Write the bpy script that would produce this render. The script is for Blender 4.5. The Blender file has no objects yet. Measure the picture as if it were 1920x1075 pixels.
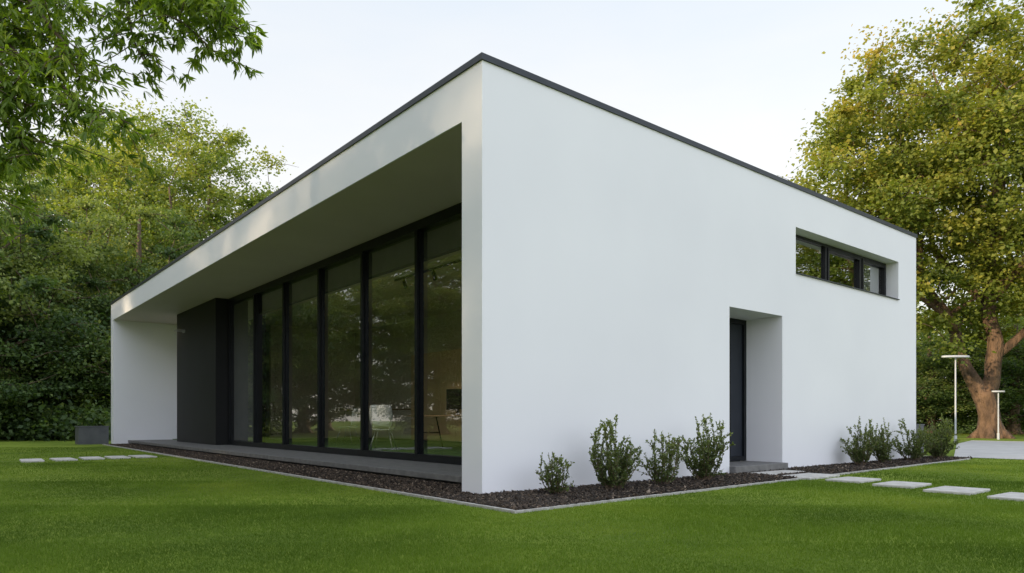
import bpy, math, random
import numpy as np
from mathutils import Vector
random.seed(3)
rng = np.random.default_rng(7)
S = bpy.context.scene
COL = S.collection
S.view_settings.view_transform = 'Standard'
S.view_settings.look = 'None'
S.view_settings.exposure = 0
YAW = -math.radians(39.47)
CAM = (-4.349, -5.768, 0.8)

# ------------------------------------------------------------------ helpers
def link(o, parent=None):
    COL.objects.link(o)
    if parent is not None:
        o.parent = parent
    return o

def empty(name, loc=(0, 0, 0), label=None, category=None, group=None, rot=0):
    o = bpy.data.objects.new(name, None)
    o.location = loc
    o.rotation_euler = (0, 0, rot)
    o.empty_display_size = 0.2
    link(o)
    if label: o["label"] = label
    if category: o["category"] = category
    if group: o["group"] = group
    return o

def tag(o, label=None, category=None, group=None, kind=None):
    if label: o["label"] = label
    if category: o["category"] = category
    if group: o["group"] = group
    if kind: o["kind"] = kind
    return o

def mesh_np(name, V, F, mat=None, parent=None, smooth=False, tint=None, loc=None):
    V = np.asarray(V, dtype=np.float32).reshape(-1, 3)
    me = bpy.data.meshes.new(name)
    if isinstance(F, np.ndarray):
        n, k = F.shape
        me.vertices.add(len(V)); me.vertices.foreach_set('co', V.ravel())
        me.loops.add(n * k); me.loops.foreach_set('vertex_index', F.astype(np.int32).ravel())
        me.polygons.add(n)
        me.polygons.foreach_set('loop_start', np.arange(0, n * k, k, dtype=np.int32))
        if smooth:
            me.polygons.foreach_set('use_smooth', np.ones(n, dtype=bool))
        me.update(calc_edges=True)
    else:
        me.from_pydata([tuple(map(float, v)) for v in V], [], [tuple(f) for f in F])
        if smooth:
            for p in me.polygons: p.use_smooth = True
        me.update()
    if tint is not None:
        a = me.attributes.new('tint', 'FLOAT', 'POINT')
        a.data.foreach_set('value', np.asarray(tint, dtype=np.float32))
    if mat: me.materials.append(mat)
    o = bpy.data.objects.new(name, me)
    if loc: o.location = loc
    return link(o, parent)

BOXF = [(0, 3, 2, 1), (4, 5, 6, 7), (0, 1, 5, 4), (1, 2, 6, 5), (2, 3, 7, 6), (3, 0, 4, 7)]
def boxes_geo(bs):
    V, F = [], []
    for (x0, x1, y0, y1, z0, z1) in bs:
        b = len(V)
        V += [(x0, y0, z0), (x1, y0, z0), (x1, y1, z0), (x0, y1, z0), (x0, y0, z1), (x1, y0, z1), (x1, y1, z1), (x0, y1, z1)]
        F += [tuple(b + i for i in f) for f in BOXF]
    return V, F

def boxes(name, bs, mat, parent=None, bevel=0.0, loc=None):
    V, F = boxes_geo(bs)
    o = mesh_np(name, V, F, mat, parent, loc=loc)
    if bevel > 0:
        m = o.modifiers.new('b', 'BEVEL'); m.width = bevel; m.segments = 2; m.limit_method = 'ANGLE'
    return o

def tube_geo(pts, rad, sides=6, ridge=0.0):
    pts = [Vector(p) for p in pts]; rad = list(rad)
    if ridge > 0:
        P2, R2 = [], []
        for i in range(len(pts) - 1):
            k = max(2, int((pts[i + 1] - pts[i]).length / 0.18))
            for j in range(k):
                t = j / k; P2.append(pts[i].lerp(pts[i + 1], t)); R2.append(rad[i] + (rad[i + 1] - rad[i]) * t)
        P2.append(pts[-1]); R2.append(rad[-1]); pts, rad = P2, R2
        for _ in range(3):
            pts = [pts[0]] + [(pts[i - 1] + pts[i] * 2 + pts[i + 1]) / 4 for i in range(1, len(pts) - 1)] + [pts[-1]]
        sides = max(sides, 22)
    V, F = [], []
    n = len(pts)
    for i, p in enumerate(pts):
        d = (pts[min(i + 1, n - 1)] - pts[max(i - 1, 0)])
        if d.length < 1e-6: d = Vector((0, 0, 1))
        d.normalize()
        a = d.cross(Vector((0.13, 0.97, 0.2))); a.normalize()
        b = d.cross(a)
        for k in range(sides):
            t = 2 * math.pi * k / sides
            f = 1.0
            if ridge > 0:
                f += ridge * (math.sin(4 * t + p.z * 0.9 + p.x * 2) * 0.9 + 0.6 * math.sin(9 * t - p.z * 2.3 + 1.3) + 0.5 * math.sin(3 * t + p.z * 5.1) + 0.4 * math.sin(p.z * 3.7 + p.x))
            V.append(tuple(p + (a * math.cos(t) + b * math.sin(t)) * rad[i] * f))
    for i in range(n - 1):
        for k in range(sides):
            k2 = (k + 1) % sides
            F.append((i * sides + k, i * sides + k2, (i + 1) * sides + k2, (i + 1) * sides + k))
    F.append(tuple(range(sides))[::-1]); F.append(tuple((n - 1) * sides + k for k in range(sides)))
    return V, F

def join_geo(parts):
    V, F = [], []
    for v, f in parts:
        b = len(V); V += list(v); F += [tuple(b + i for i in q) for q in f]
    return V, F

def revolve(profile, n=32, sy=1.0):
    V, F = [], []
    for r, z in profile:
        for k in range(n):
            t = 2 * math.pi * k / n
            V.append((r * math.cos(t), r * math.sin(t) * sy, z))
    for i in range(len(profile) - 1):
        for k in range(n):
            k2 = (k + 1) % n
            F.append((i * n + k, i * n + k2, (i + 1) * n + k2, (i + 1) * n + k))
    F.append(tuple(range(n))[::-1]); F.append(tuple((len(profile) - 1) * n + k for k in range(n)))
    return V, F

def wall_holes(u0, u1, z0, z1, t0, t1, holes):
    us = sorted(set([u0, u1] + [h[0] for h in holes] + [h[1] for h in holes]))
    zs = sorted(set([z0, z1] + [h[2] for h in holes] + [h[3] for h in holes]))
    us = [u for u in us if u0 <= u <= u1]; zs = [z for z in zs if z0 <= z <= z1]
    def solid(i, j):
        if i < 0 or j < 0 or i >= len(us) - 1 or j >= len(zs) - 1: return False
        cu = (us[i] + us[i + 1]) / 2; cz = (zs[j] + zs[j + 1]) / 2
        return not any(h[0] < cu < h[1] and h[2] < cz < h[3] for h in holes)
    V, F = [], []
    def q(a):
        b = len(V); V.extend(a); F.append((b, b + 1, b + 2, b + 3))
    for i in range(len(us) - 1):
        for j in range(len(zs) - 1):
            if not solid(i, j): continue
            a, b, c, d = us[i], us[i + 1], zs[j], zs[j + 1]
            q([(a, t0, c), (b, t0, c), (b, t0, d), (a, t0, d)])
            q([(a, t1, c), (a, t1, d), (b, t1, d), (b, t1, c)])
            if not solid(i - 1, j): q([(a, t0, c), (a, t0, d), (a, t1, d), (a, t1, c)])
            if not solid(i + 1, j): q([(b, t0, c), (b, t1, c), (b, t1, d), (b, t0, d)])
            if not solid(i, j - 1): q([(a, t0, c), (a, t1, c), (b, t1, c), (b, t0, c)])
            if not solid(i, j + 1): q([(a, t0, d), (b, t0, d), (b, t1, d), (a, t1, d)])
    return V, F

# ------------------------------------------------------------------ materials
def new_mat(name):
    m = bpy.data.materials.new(name); m.use_nodes = True
    nt = m.node_tree; nt.nodes.clear()
    out = nt.nodes.new('ShaderNodeOutputMaterial')
    return m, nt, out

def mat_noise(name, c1, c2, scale=5, rough=0.6, bump=0.0, bscale=60, metallic=0.0, detail=4, spec=0.5, bdist=0.01, stretch=None):
    m, nt, out = new_mat(name)
    N = nt.nodes; L = nt.links
    p = N.new('ShaderNodeBsdfPrincipled')
    tc = N.new('ShaderNodeTexCoord')
    src = tc.outputs['Object']
    if stretch:
        mp = N.new('ShaderNodeMapping'); mp.inputs['Scale'].default_value = stretch
        L.new(src, mp.inputs['Vector']); src = mp.outputs[0]
    n = N.new('ShaderNodeTexNoise'); n.inputs['Scale'].default_value = scale; n.inputs['Detail'].default_value = detail
    L.new(src, n.inputs['Vector'])
    r = N.new('ShaderNodeValToRGB')
    r.color_ramp.elements[0].position = 0.3; r.color_ramp.elements[1].position = 0.7
    r.color_ramp.elements[0].color = (*c1, 1); r.color_ramp.elements[1].color = (*c2, 1)
    L.new(n.outputs['Fac'], r.inputs['Fac']); L.new(r.outputs[0], p.inputs['Base Color'])
    p.inputs['Roughness'].default_value = rough; p.inputs['Metallic'].default_value = metallic
    p.inputs['Specular IOR Level'].default_value = spec
    if bump > 0:
        n2 = N.new('ShaderNodeTexNoise'); n2.inputs['Scale'].default_value = bscale; n2.inputs['Detail'].default_value = 5
        L.new(src, n2.inputs['Vector'])
        b = N.new('ShaderNodeBump'); b.inputs['Strength'].default_value = bump; b.inputs['Distance'].default_value = bdist
        L.new(n2.outputs['Fac'], b.inputs['Height']); L.new(b.outputs[0], p.inputs['Normal'])
    L.new(p.outputs[0], out.inputs[0])
    return m

def mat_foliage(name, stops, rough=0.55, transl=0.3, tcol=(0.5, 0.6, 0.1), spec=0.35):
    m, nt, out = new_mat(name); N = nt.nodes; L = nt.links
    at = N.new('ShaderNodeAttribute'); at.attribute_name = 'tint'
    r = N.new('ShaderNodeValToRGB')
    els = r.color_ramp.elements
    els[0].position = stops[0][0]; els[0].color = (*stops[0][1], 1)
    els[1].position = stops[-1][0]; els[1].color = (*stops[-1][1], 1)
    for s in stops[1:-1]:
        e = els.new(s[0]); e.color = (*s[1], 1)
    L.new(at.outputs['Fac'], r.inputs['Fac'])
    p = N.new('ShaderNodeBsdfPrincipled'); p.inputs['Roughness'].default_value = rough
    p.inputs['Specular IOR Level'].default_value = spec
    L.new(r.outputs[0], p.inputs['Base Color'])
    if transl > 0:
        t = N.new('ShaderNodeBsdfTranslucent')
        mx = N.new('ShaderNodeMix'); mx.data_type = 'RGBA'; mx.blend_type = 'MULTIPLY'; mx.inputs[0].default_value = 1
        L.new(r.outputs[0], mx.inputs[6]); mx.inputs[7].default_value = (tcol[0] * 3, tcol[1] * 3, tcol[2] * 3, 1)
        L.new(mx.outputs[2], t.inputs[0])
        ms = N.new('ShaderNodeMixShader'); ms.inputs[0].default_value = transl
        L.new(p.outputs[0], ms.inputs[1]); L.new(t.outputs[0], ms.inputs[2]); L.new(ms.outputs[0], out.inputs[0])
    else:
        L.new(p.outputs[0], out.inputs[0])
    return m

def mat_glass(name, tint=(0.8, 0.84, 0.82), base=0.12, k=0.85):
    m, nt, out = new_mat(name); N = nt.nodes; L = nt.links
    lw = N.new('ShaderNodeLayerWeight'); lw.inputs['Blend'].default_value = 0.5
    pw = N.new('ShaderNodeMath'); pw.operation = 'POWER'; pw.inputs[1].default_value = 4.0
    L.new(lw.outputs['Facing'], pw.inputs[0])
    ma = N.new('ShaderNodeMath'); ma.operation = 'MULTIPLY_ADD'; ma.inputs[1].default_value = k; ma.inputs[2].default_value = base
    ma.use_clamp = True
    L.new(pw.outputs[0], ma.inputs[0])
    tr = N.new('ShaderNodeBsdfTransparent'); tr.inputs[0].default_value = (*tint, 1)
    gl = N.new('ShaderNodeBsdfGlossy'); gl.inputs['Roughness'].default_value = 0.0; gl.inputs[0].default_value = (0.95, 0.97, 1, 1)
    ms = N.new('ShaderNodeMixShader')
    L.new(ma.outputs[0], ms.inputs[0]); L.new(tr.outputs[0], ms.inputs[1]); L.new(gl.outputs[0], ms.inputs[2])
    L.new(ms.outputs[0], out.inputs[0])
    return m

def mat_boards(name):
    m, nt, out = new_mat(name); N = nt.nodes; L = nt.links
    p = N.new('ShaderNodeBsdfPrincipled'); tc = N.new('ShaderNodeTexCoord')
    w = N.new('ShaderNodeTexWave'); w.wave_type = 'BANDS'; w.bands_direction = 'Y'; w.wave_profile = 'SAW'
    w.inputs['Scale'].default_value = 2.6; w.inputs['Distortion'].default_value = 0
    L.new(tc.outputs['Object'], w.inputs['Vector'])
    r = N.new('ShaderNodeValToRGB'); r.color_ramp.elements[0].position = 0.0; r.color_ramp.elements[0].color = (0, 0, 0, 1)
    r.color_ramp.elements[1].position = 0.06; r.color_ramp.elements[1].color = (1, 1, 1, 1)
    L.new(w.outputs['Fac'], r.inputs[0])
    b = N.new('ShaderNodeBump'); b.inputs['Distance'].default_value = 0.006; b.inputs['Strength'].default_value = 0.5
    L.new(r.outputs[0], b.inputs['Height']); L.new(b.outputs[0], p.inputs['Normal'])
    n = N.new('ShaderNodeTexNoise'); n.inputs['Scale'].default_value = 1.3; L.new(tc.outputs['Object'], n.inputs['Vector'])
    c = N.new('ShaderNodeValToRGB'); c.color_ramp.elements[0].color = (0.009, 0.0095, 0.0105, 1); c.color_ramp.elements[1].color = (0.017, 0.0175, 0.019, 1)
    L.new(n.outputs['Fac'], c.inputs[0]); L.new(c.outputs[0], p.inputs['Base Color'])
    p.inputs['Roughness'].default_value = 0.5; p.inputs['Specular IOR Level'].default_value = 0.22
    L.new(p.outputs[0], out.inputs[0])
    return m

M_plaster = mat_noise('white_plaster', (0.735, 0.74, 0.79), (0.785, 0.79, 0.835), 0.45, 0.55, 0.12, 260, bdist=0.002)
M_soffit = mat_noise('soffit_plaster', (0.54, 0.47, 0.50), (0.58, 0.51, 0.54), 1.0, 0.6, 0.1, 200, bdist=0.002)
M_coping = mat_noise('coping_metal', (0.022, 0.028, 0.037), (0.035, 0.042, 0.053), 3, 0.45, metallic=0.2, spec=0.4)
M_frame = mat_noise('black_aluminium', (0.004, 0.005, 0.007), (0.007, 0.009, 0.012), 4, 0.4, spec=0.25)
M_doorleaf = mat_noise('door_navy', (0.014, 0.018, 0.026), (0.02, 0.025, 0.035), 3, 0.4, spec=0.3)
M_boards = mat_boards('black_cladding')
M_deck = mat_noise('grey_stone', (0.10, 0.10, 0.10), (0.165, 0.163, 0.16), 9, 0.6, 0.3, 80, bdist=0.003)
M_step = mat_noise('pale_concrete', (0.36, 0.35, 0.33), (0.52, 0.51, 0.49), 12, 0.8, 0.4, 90, bdist=0.004)
M_pave = mat_noise('paving', (0.36, 0.36, 0.36), (0.46, 0.46, 0.46), 2, 0.8, 0.3, 50, bdist=0.004)
M_edge = mat_noise('edging_concrete', (0.26, 0.25, 0.23), (0.44, 0.43, 0.41), 14, 0.85, 0.5, 90, bdist=0.004)
M_plinth = mat_noise('plinth_dark', (0.02, 0.02, 0.022), (0.035, 0.035, 0.035), 6, 0.8)
M_soil = mat_noise('soil', (0.014, 0.010, 0.007), (0.035, 0.025, 0.018), 30, 0.95, 1.0, 70, bdist=0.02)
M_bark = mat_noise('bark', (0.06, 0.042, 0.028), (0.17, 0.12, 0.08), 5, 0.9, 0.8, 14, bdist=0.04, stretch=(1, 1, 0.25))
M_bark2 = mat_noise('bark_warm', (0.04, 0.026, 0.018), (0.21, 0.13, 0.082), 3.5, 0.95, 1.0, 9, bdist=0.15, stretch=(1, 1, 0.4), detail=12)
M_intwall = mat_noise('interior_paint', (0.76, 0.67, 0.52), (0.80, 0.71, 0.56), 1, 0.8)
M_carpet = mat_noise('green_carpet', (0.06, 0.12, 0.04), (0.08, 0.15, 0.055), 40, 0.95)
M_oak = mat_noise('oak_cabinet', (0.76, 0.56, 0.31), (0.80, 0.60, 0.36), 3, 0.5, stretch=(6, 6, 0.6))
M_wood = mat_noise('table_wood', (0.30, 0.20, 0.11), (0.38, 0.27, 0.16), 4, 0.4, stretch=(8, 1, 1))
M_lam = mat_noise('cabinet_laminate', (0.78, 0.71, 0.59), (0.82, 0.75, 0.63), 2, 0.5)
M_curtain = mat_noise('grey_blind', (0.11, 0.115, 0.125), (0.14, 0.145, 0.155), 2, 0.9)
M_metal = mat_noise('brushed_metal', (0.5, 0.5, 0.5), (0.6, 0.6, 0.6), 10, 0.35, metallic=0.9)
M_lamp = mat_noise('lamp_grey', (0.40, 0.42, 0.46), (0.46, 0.48, 0.52), 10, 0.45)
M_white = mat_noise('white_lacquer', (0.80, 0.80, 0.79), (0.84, 0.84, 0.83), 5, 0.4)
M_screen = mat_noise('black_screen', (0.006, 0.006, 0.007), (0.01, 0.01, 0.01), 5, 0.2)
M_planter = mat_noise('planter_grey', (0.07, 0.075, 0.085), (0.1, 0.105, 0.115), 4, 0.7, 0.2, 60)
M_glass = mat_glass('window_glass', tint=(0.92, 0.93, 0.90), base=0.15)
M_glass2 = mat_glass('ribbon_glass', tint=(0.45, 0.47, 0.45), base=0.45, k=0.5)

F_right = mat_foliage('leaf_golden', [(0.0, (0.085, 0.125, 0.025)), (0.42, (0.205, 0.245, 0.046)), (0.78, (0.33, 0.325, 0.06)), (1.0, (0.43, 0.33, 0.07))], transl=0.42, tcol=(0.51, 0.51, 0.17))
F_light = mat_foliage('leaf_light', [(0.0, (0.08, 0.13, 0.032)), (0.5, (0.185, 0.25, 0.06)), (1.0, (0.38, 0.38, 0.10))], transl=0.45, tcol=(0.51, 0.51, 0.17))
F_dark = mat_foliage('leaf_dark', [(0.0, (0.042, 0.078, 0.028)), (0.5, (0.11, 0.17, 0.05)), (1.0, (0.25, 0.295, 0.085))], transl=0.4, tcol=(0.48, 0.51, 0.17))
F_near = mat_foliage('leaf_near', [(0.0, (0.07, 0.125, 0.024)), (0.5, (0.18, 0.26, 0.048)), (1.0, (0.32, 0.40, 0.08))], rough=0.40, transl=0.5, tcol=(0.52, 0.56, 0.12))
F_shrub = mat_foliage('leaf_shrub', [(0.0, (0.05, 0.075, 0.028)), (0.6, (0.14, 0.18, 0.06)), (1.0, (0.29, 0.33, 0.11))], rough=0.42, transl=0.35, tcol=(0.49, 0.52, 0.15))
F_grass = mat_foliage('grass_blade', [(0.0, (0.065, 0.115, 0.014)), (0.5, (0.13, 0.205, 0.025)), (1.0, (0.23, 0.29, 0.047))], rough=0.7, transl=0.3, tcol=(0.51, 0.54, 0.14), spec=0.15)
F_chip = mat_foliage('mulch_chip', [(0.0, (0.012, 0.009, 0.007)), (0.55, (0.048, 0.034, 0.024)), (0.88, (0.125, 0.09, 0.062)), (1.0, (0.24, 0.19, 0.145))], rough=0.8, transl=0.0)

def mat_lawn():
    m, nt, out = new_mat('lawn'); N = nt.nodes; L = nt.links
    p = N.new('ShaderNodeBsdfPrincipled'); tc = N.new('ShaderNodeTexCoord')
    def noise(s, d=4):
        n = N.new('ShaderNodeTexNoise'); n.inputs['Scale'].default_value = s; n.inputs['Detail'].default_value = d
        L.new(tc.outputs['Object'], n.inputs['Vector']); return n
    a = noise(0.5, 5); b = noise(45, 6); c = noise(6, 4)
    r = N.new('ShaderNodeValToRGB')
    r.color_ramp.elements[0].position = 0.36; r.color_ramp.elements[0].color = (0.055, 0.10, 0.011, 1)
    r.color_ramp.elements[1].position = 0.64; r.color_ramp.elements[1].color = (0.21, 0.275, 0.038, 1)
    m1 = N.new('ShaderNodeMath'); m1.operation = 'MULTIPLY_ADD'; m1.inputs[1].default_value = 0.3
    m2 = N.new('ShaderNodeMath'); m2.operation = 'MULTIPLY_ADD'; m2.inputs[1].default_value = 0.45
    m3 = N.new('ShaderNodeMath'); m3.operation = 'MULTIPLY'; m3.inputs[1].default_value = 0.25
    L.new(c.outputs['Fac'], m3.inputs[0]); L.new(a.outputs['Fac'], m2.inputs[0]); L.new(m3.outputs[0], m2.inputs[2])
    L.new(b.outputs['Fac'], m1.inputs[0]); L.new(m2.outputs[0], m1.inputs[2]); L.new(m1.outputs[0], r.inputs[0])
    L.new(r.outputs[0], p.inputs['Base Color']); p.inputs['Roughness'].default_value = 0.9
    p.inputs['Specular IOR Level'].default_value = 0.1
    bp = N.new('ShaderNodeBump'); bp.inputs['Strength'].default_value = 0.6; bp.inputs['Distance'].default_value = 0.02
    L.new(b.outputs['Fac'], bp.inputs['Height']); L.new(bp.outputs[0], p.inputs['Normal'])
    L.new(p.outputs[0], out.inputs[0]); return m
M_lawn = mat_lawn()

# ------------------------------------------------------------------ ground
def edge_v(u): return -1.2 + 0.4 * np.clip(u, 0, 11.6) / 11.6
def edge_u(v): return -0.55 + 0.25 * (v + 1.2) / 20.7

g = mesh_np('ground', [(-300, -300, 0), (300, -300, 0), (300, 300, 0), (-300, 300, 0)], [(0, 1, 2, 3)], M_lawn)
tag(g, 'mown green lawn around the white house', kind='structure')
bed = mesh_np('planting_bed_ground', [(-0.55, -1.2, 0.004), (11.6, -0.8, 0.004), (12.0, -0.45, 0.004), (12.0, 2, 0.004), (0.4, 2.0, 0.004), (1.5, 19.9, 0.004), (-0.3, 19.5, 0.004)],
              [(0, 1, 2, 3, 4, 5, 6)], M_soil)
tag(bed, 'dark soil and gravel bed along the house walls', kind='structure')
pv = mesh_np('pavement', [(12.3, -0.3, 0.008), (12.3, -9, 0.008), (26, -9, 0.008), (26, 3.6, 0.008), (21.4, 2.6, 0.008)], [(0, 1, 2, 3, 4)], M_pave)
tag(pv, 'pale grey paved forecourt beside the lawn', kind='structure')

def strip(path, w, z0, z1):
    parts = []
    for a, b in zip(path[:-1], path[1:]):
        a = Vector(a); b = Vector(b); d = (b - a).normalized(); n = Vector((-d.y, d.x)) * w / 2
        v = [(*(a - n), z0), (*(b - n), z0), (*(b + n), z0), (*(a + n), z0), (*(a - n), z1), (*(b - n), z1), (*(b + n), z1), (*(a + n), z1)]
        parts.append((v, BOXF))
    return join_geo(parts)
V, F = strip([(-0.30, 19.5), (-0.55, -1.17)], 0.045, -0.02, 0.026)
V2, F2 = strip([(-0.575, -1.2), (11.6, -0.8), (12.02, -0.43), (12.02, 1.5)], 0.045, -0.02, 0.023)
ed = mesh_np('garden_edging', *join_geo([(V, F), (V2, F2)]), M_edge)
tag(ed, 'thin pale concrete edging between lawn and mulch bed', 'garden edging')

stones = []
STONES_R = [(5.18, -0.36, 1.0, 0.42), (4.98, -0.92, 0.85, 0.46), (4.86, -1.58, 0.62, 0.44), (4.64, -2.26, 0.62, 0.44), (4.38, -2.93, 0.66, 0.46), (4.14, -3.62, 0.66, 0.46)]
STONES_L = [(-2.95, 10.45, 0.36, 0.85), (-2.43, 10.5, 0.36, 0.85), (-1.93, 10.6, 0.36, 0.85), (-1.46, 10.65, 0.36, 0.85), (-0.98, 10.7, 0.36, 0.85)]
def slab(x, y, a, b, group):
    bs = boxes('stepping_stone', [(-a / 2, a / 2, -b / 2, b / 2, 0, 0.048)], M_step, None, 0.008, loc=(x, y, -0.018))
    bs.rotation_euler = (0, 0, random.uniform(-0.04, 0.04))
    tag(bs, 'flat pale concrete stepping stone set in the grass', 'stepping stone', group)
    stones.append((x, y, a, b))
for s in STONES_R: slab(*s, 'stepping stones to the side door')
for s in STONES_L: slab(*s, 'stepping stones to the terrace')

def in_cam(x, y):
    dx, dy = x - CAM[0], y - CAM[1]
    Z = 0.6356 * dx + 0.7720 * dy
    X = 0.7720 * dx - 0.6356 * dy
    return X, Z
def from_cam(X, Z):
    return CAM[0] + 0.7720 * X + 0.6356 * Z, CAM[1] - 0.6356 * X + 0.7720 * Z
def grass_pts(z0, z1, dens):
    Xm = 0.85 * z1
    n = int(2 * Xm * (z1 - z0) * dens)
    X = rng.uniform(-Xm, Xm, n); Z = rng.uniform(z0, z1, n)
    k = np.abs(X) < 0.82 * Z + 0.6
    X, Z = X[k], Z[k]
    return from_cam(X, Z)
xs, ys = [], []
for a, b, d in [(2.6, 4.5, 13000), (4.5, 6.5, 8500), (6.5, 9, 3500), (9, 13, 1300), (13, 20, 450)]:
    x, y = grass_pts(a, b, d); xs.append(x); ys.append(y)
gx = np.concatenate(xs); gy = np.concatenate(ys)
keep = ~((gx > edge_u(gy) - 0.015) & (gy > edge_v(gx) - 0.015) & (gx < 12.04) & (gy < 20.2))
keep &= ~((gx > 12.28) & (gy > -9) & (gy < 3.6 - 0.24 * (26 - gx)) & (gx < 26))
for (sx, sy, a, b) in stones:
    keep &= ~((np.abs(gx - sx) < a / 2 - 0.005) & (np.abs(gy - sy) < b / 2 - 0.005))
gx, gy = gx[keep], gy[keep]
n = len(gx)
dist = in_cam(gx, gy)[1]
h = rng.uniform(0.010, 0.024, n) * (1 + 0.25 * np.sin(gx * 2.3 + np.sin(gy * 1.7)))
w = rng.uniform(0.0014, 0.0027, n) * np.clip(dist / 4.5, 1, 3.0)
th = rng.uniform(0, 2 * np.pi, n); ln = rng.uniform(0, 0.020, n); ph = rng.uniform(0, 2 * np.pi, n)
G = np.zeros((n, 3, 3), np.float32)
G[:, 0, 0] = gx - w * np.cos(th); G[:, 0, 1] = gy - w * np.sin(th)
G[:, 1, 0] = gx + w * np.cos(th); G[:, 1, 1] = gy + w * np.sin(th)
G[:, 2, 0] = gx + ln * np.cos(ph); G[:, 2, 1] = gy + ln * np.sin(ph); G[:, 2, 2] = h
def vnoise(x, y, sc, seed):
    r = np.random.default_rng(seed); T_ = r.uniform(-1, 1, (64, 64))
    X = x / sc; Y = y / sc; i = np.floor(X).astype(int); j = np.floor(Y).astype(int)
    fx = X - i; fy = Y - j; fx = fx * fx * (3 - 2 * fx); fy = fy * fy * (3 - 2 * fy)
    a = T_[i % 64, j % 64]; b = T_[(i + 1) % 64, j % 64]; c = T_[i % 64, (j + 1) % 64]; d = T_[(i + 1) % 64, (j + 1) % 64]
    return a * (1 - fx) * (1 - fy) + b * fx * (1 - fy) + c * (1 - fx) * fy + d * fx * fy
patch = 0.45 + 0.36 * vnoise(gx, gy, 1.5, 1) + 0.18 * vnoise(gx, gy, 0.6, 2) + 0.08 * vnoise(gx, gy, 0.2, 3)
tint = np.clip(patch + rng.normal(0, 0.08, n), 0, 1)
gr = mesh_np('grass', G.reshape(-1, 3), np.arange(n * 3).reshape(-1, 3), F_grass, tint=np.repeat(tint, 3))
tag(gr, 'short mown green grass blades of the lawn', kind='stuff')

OCT = np.array([(1, 0, 0), (-1, 0, 0), (0, 1, 0), (0, -1, 0), (0, 0, 1), (0, 0, -1)], np.float32)
OF = np.array([(0, 2, 4), (2, 1, 4), (1, 3, 4), (3, 0, 4), (2, 0, 5), (1, 2, 5), (3, 1, 5), (0, 3, 5)])
def scatter_chips(name, px, py, smin, smax, flat, zr, label, ba=1.6, bb=2.2):
    n = len(px)
    s = rng.uniform(smin, smax, n)
    sc = np.stack([s * rng.uniform(0.8, 1.8, n), s * rng.uniform(0.5, 0.9, n), s * rng.uniform(*flat, n)], 1)
    P = OCT[None] * sc[:, None, :] + rng.normal(0, 0.12, (n, 6, 3)) * s[:, None, None]
    a = rng.uniform(0, 2 * np.pi, n); t = rng.normal(0, 0.45, n)
    ct, st = np.cos(t)[:, None], np.sin(t)[:, None]
    x, y, z = P[..., 0], P[..., 1], P[..., 2]
    x2 = x * ct + z * st; z2 = -x * st + z * ct
    ca, sa = np.cos(a)[:, None], np.sin(a)[:, None]
    Q = np.stack([x2 * ca - y * sa + px[:, None], x2 * sa + y * ca + py[:, None], z2 + rng.uniform(0.006, zr, n)[:, None]], 2)
    Fc = (OF[None] + 6 * np.arange(n)[:, None, None]).reshape(-1, 3)
    o = mesh_np(name, Q.reshape(-1, 3), Fc, F_chip, tint=np.repeat(np.clip(rng.beta(ba, bb, n) * 1.1, 0, 1), 6))
    tag(o, label, kind='stuff'); return o
n = 30000
px = rng.uniform(-0.6, 0.45, n); py = -1.2 + 21 * rng.uniform(0, 1, n) ** 1.5
k = (px > edge_u(py) + 0.03) & (py > edge_v(px) + 0.03) & (py < 19.4) & ((py > 0.4) | (px < 0.0) | (py < 0))
scatter_chips('gravel', px[k], py[k], 0.008, 0.02, (0.5, 0.9), 0.03, 'dark brown gravel strip in front of the terrace')
n = 28000
px = -0.5 + 12.4 * rng.uniform(0, 1, n) ** 1.3; py = rng.uniform(-1.2, 0.0, n)
k = (py > edge_v(px) + 0.03) & (px > edge_u(py) + 0.03) & (px < 11.9)
for (sx, sy, a, b) in STONES_R[:2]: k &= ~((np.abs(px - sx) < a / 2) & (np.abs(py - sy) < b / 2))
scatter_chips('mulch', px[k], py[k], 0.011, 0.030, (0.15, 0.4), 0.035, 'dark brown bark mulch below the shrubs', 1.1, 1.9)

# ------------------------------------------------------------------ house
LU, LV, H, T = 11.12, 20.0, 4.53, 0.36
house = empty('white_house', (0, 0, 0), 'white flat roofed modern house with glazed porch and dark trim', 'house')
DH = (4.46, 5.91, 0.012, 2.43)
WH = (6.32, 10.26, 3.15, 3.905)
V, F = wall_holes(0, LU, 0.02, H, 0.0, T, [DH, WH])
w1 = mesh_np('wall', V, F, M_plaster, house)
w2 = boxes('wall', [(0, LU, LV - T, LV, 0.02, H)], M_plaster, house)
w3 = boxes('wall', [(LU - T, LU, T, LV - T, 0.02, H)], M_plaster, house)
w4 = boxes('wall', [(2.2, 2.4, 17.13, LV - T, 0.13, 3.998)], M_plaster, house)
boxes('foundation', [(0.02, LU - 0.02, 0.02, 0.34, -0.1, 0.0195)], M_plinth, house)
boxes('foundation', [(0.02, LU - 0.02, LV - 0.34, LV - 0.02, -0.1, 0.0195)], M_plinth, house)
SK = (2.02, 2.85, 1.2, 15.5)  # unseen roof slot, added to let daylight brighten the interior
def ring_boxes(x0, x1, z0, z1):
    return [(x0, SK[0], T, LV - T, z0, z1), (SK[1], x1, T, LV - T, z0, z1), (SK[0], SK[1], T, SK[2], z0, z1), (SK[0], SK[1], SK[3], LV - T, z0, z1)]
rf = boxes('roof', ring_boxes(0.0, LU - T, 4.06, 4.53) + [(0.0, 0.02, T, LV - T, 4.0, 4.0599)], M_plaster, house)
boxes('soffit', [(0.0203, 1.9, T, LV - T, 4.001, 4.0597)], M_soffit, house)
boxes('interior_ceiling', ring_boxes(1.9, LU - T, 3.995, 4.0597), M_intwall, house)
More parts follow.
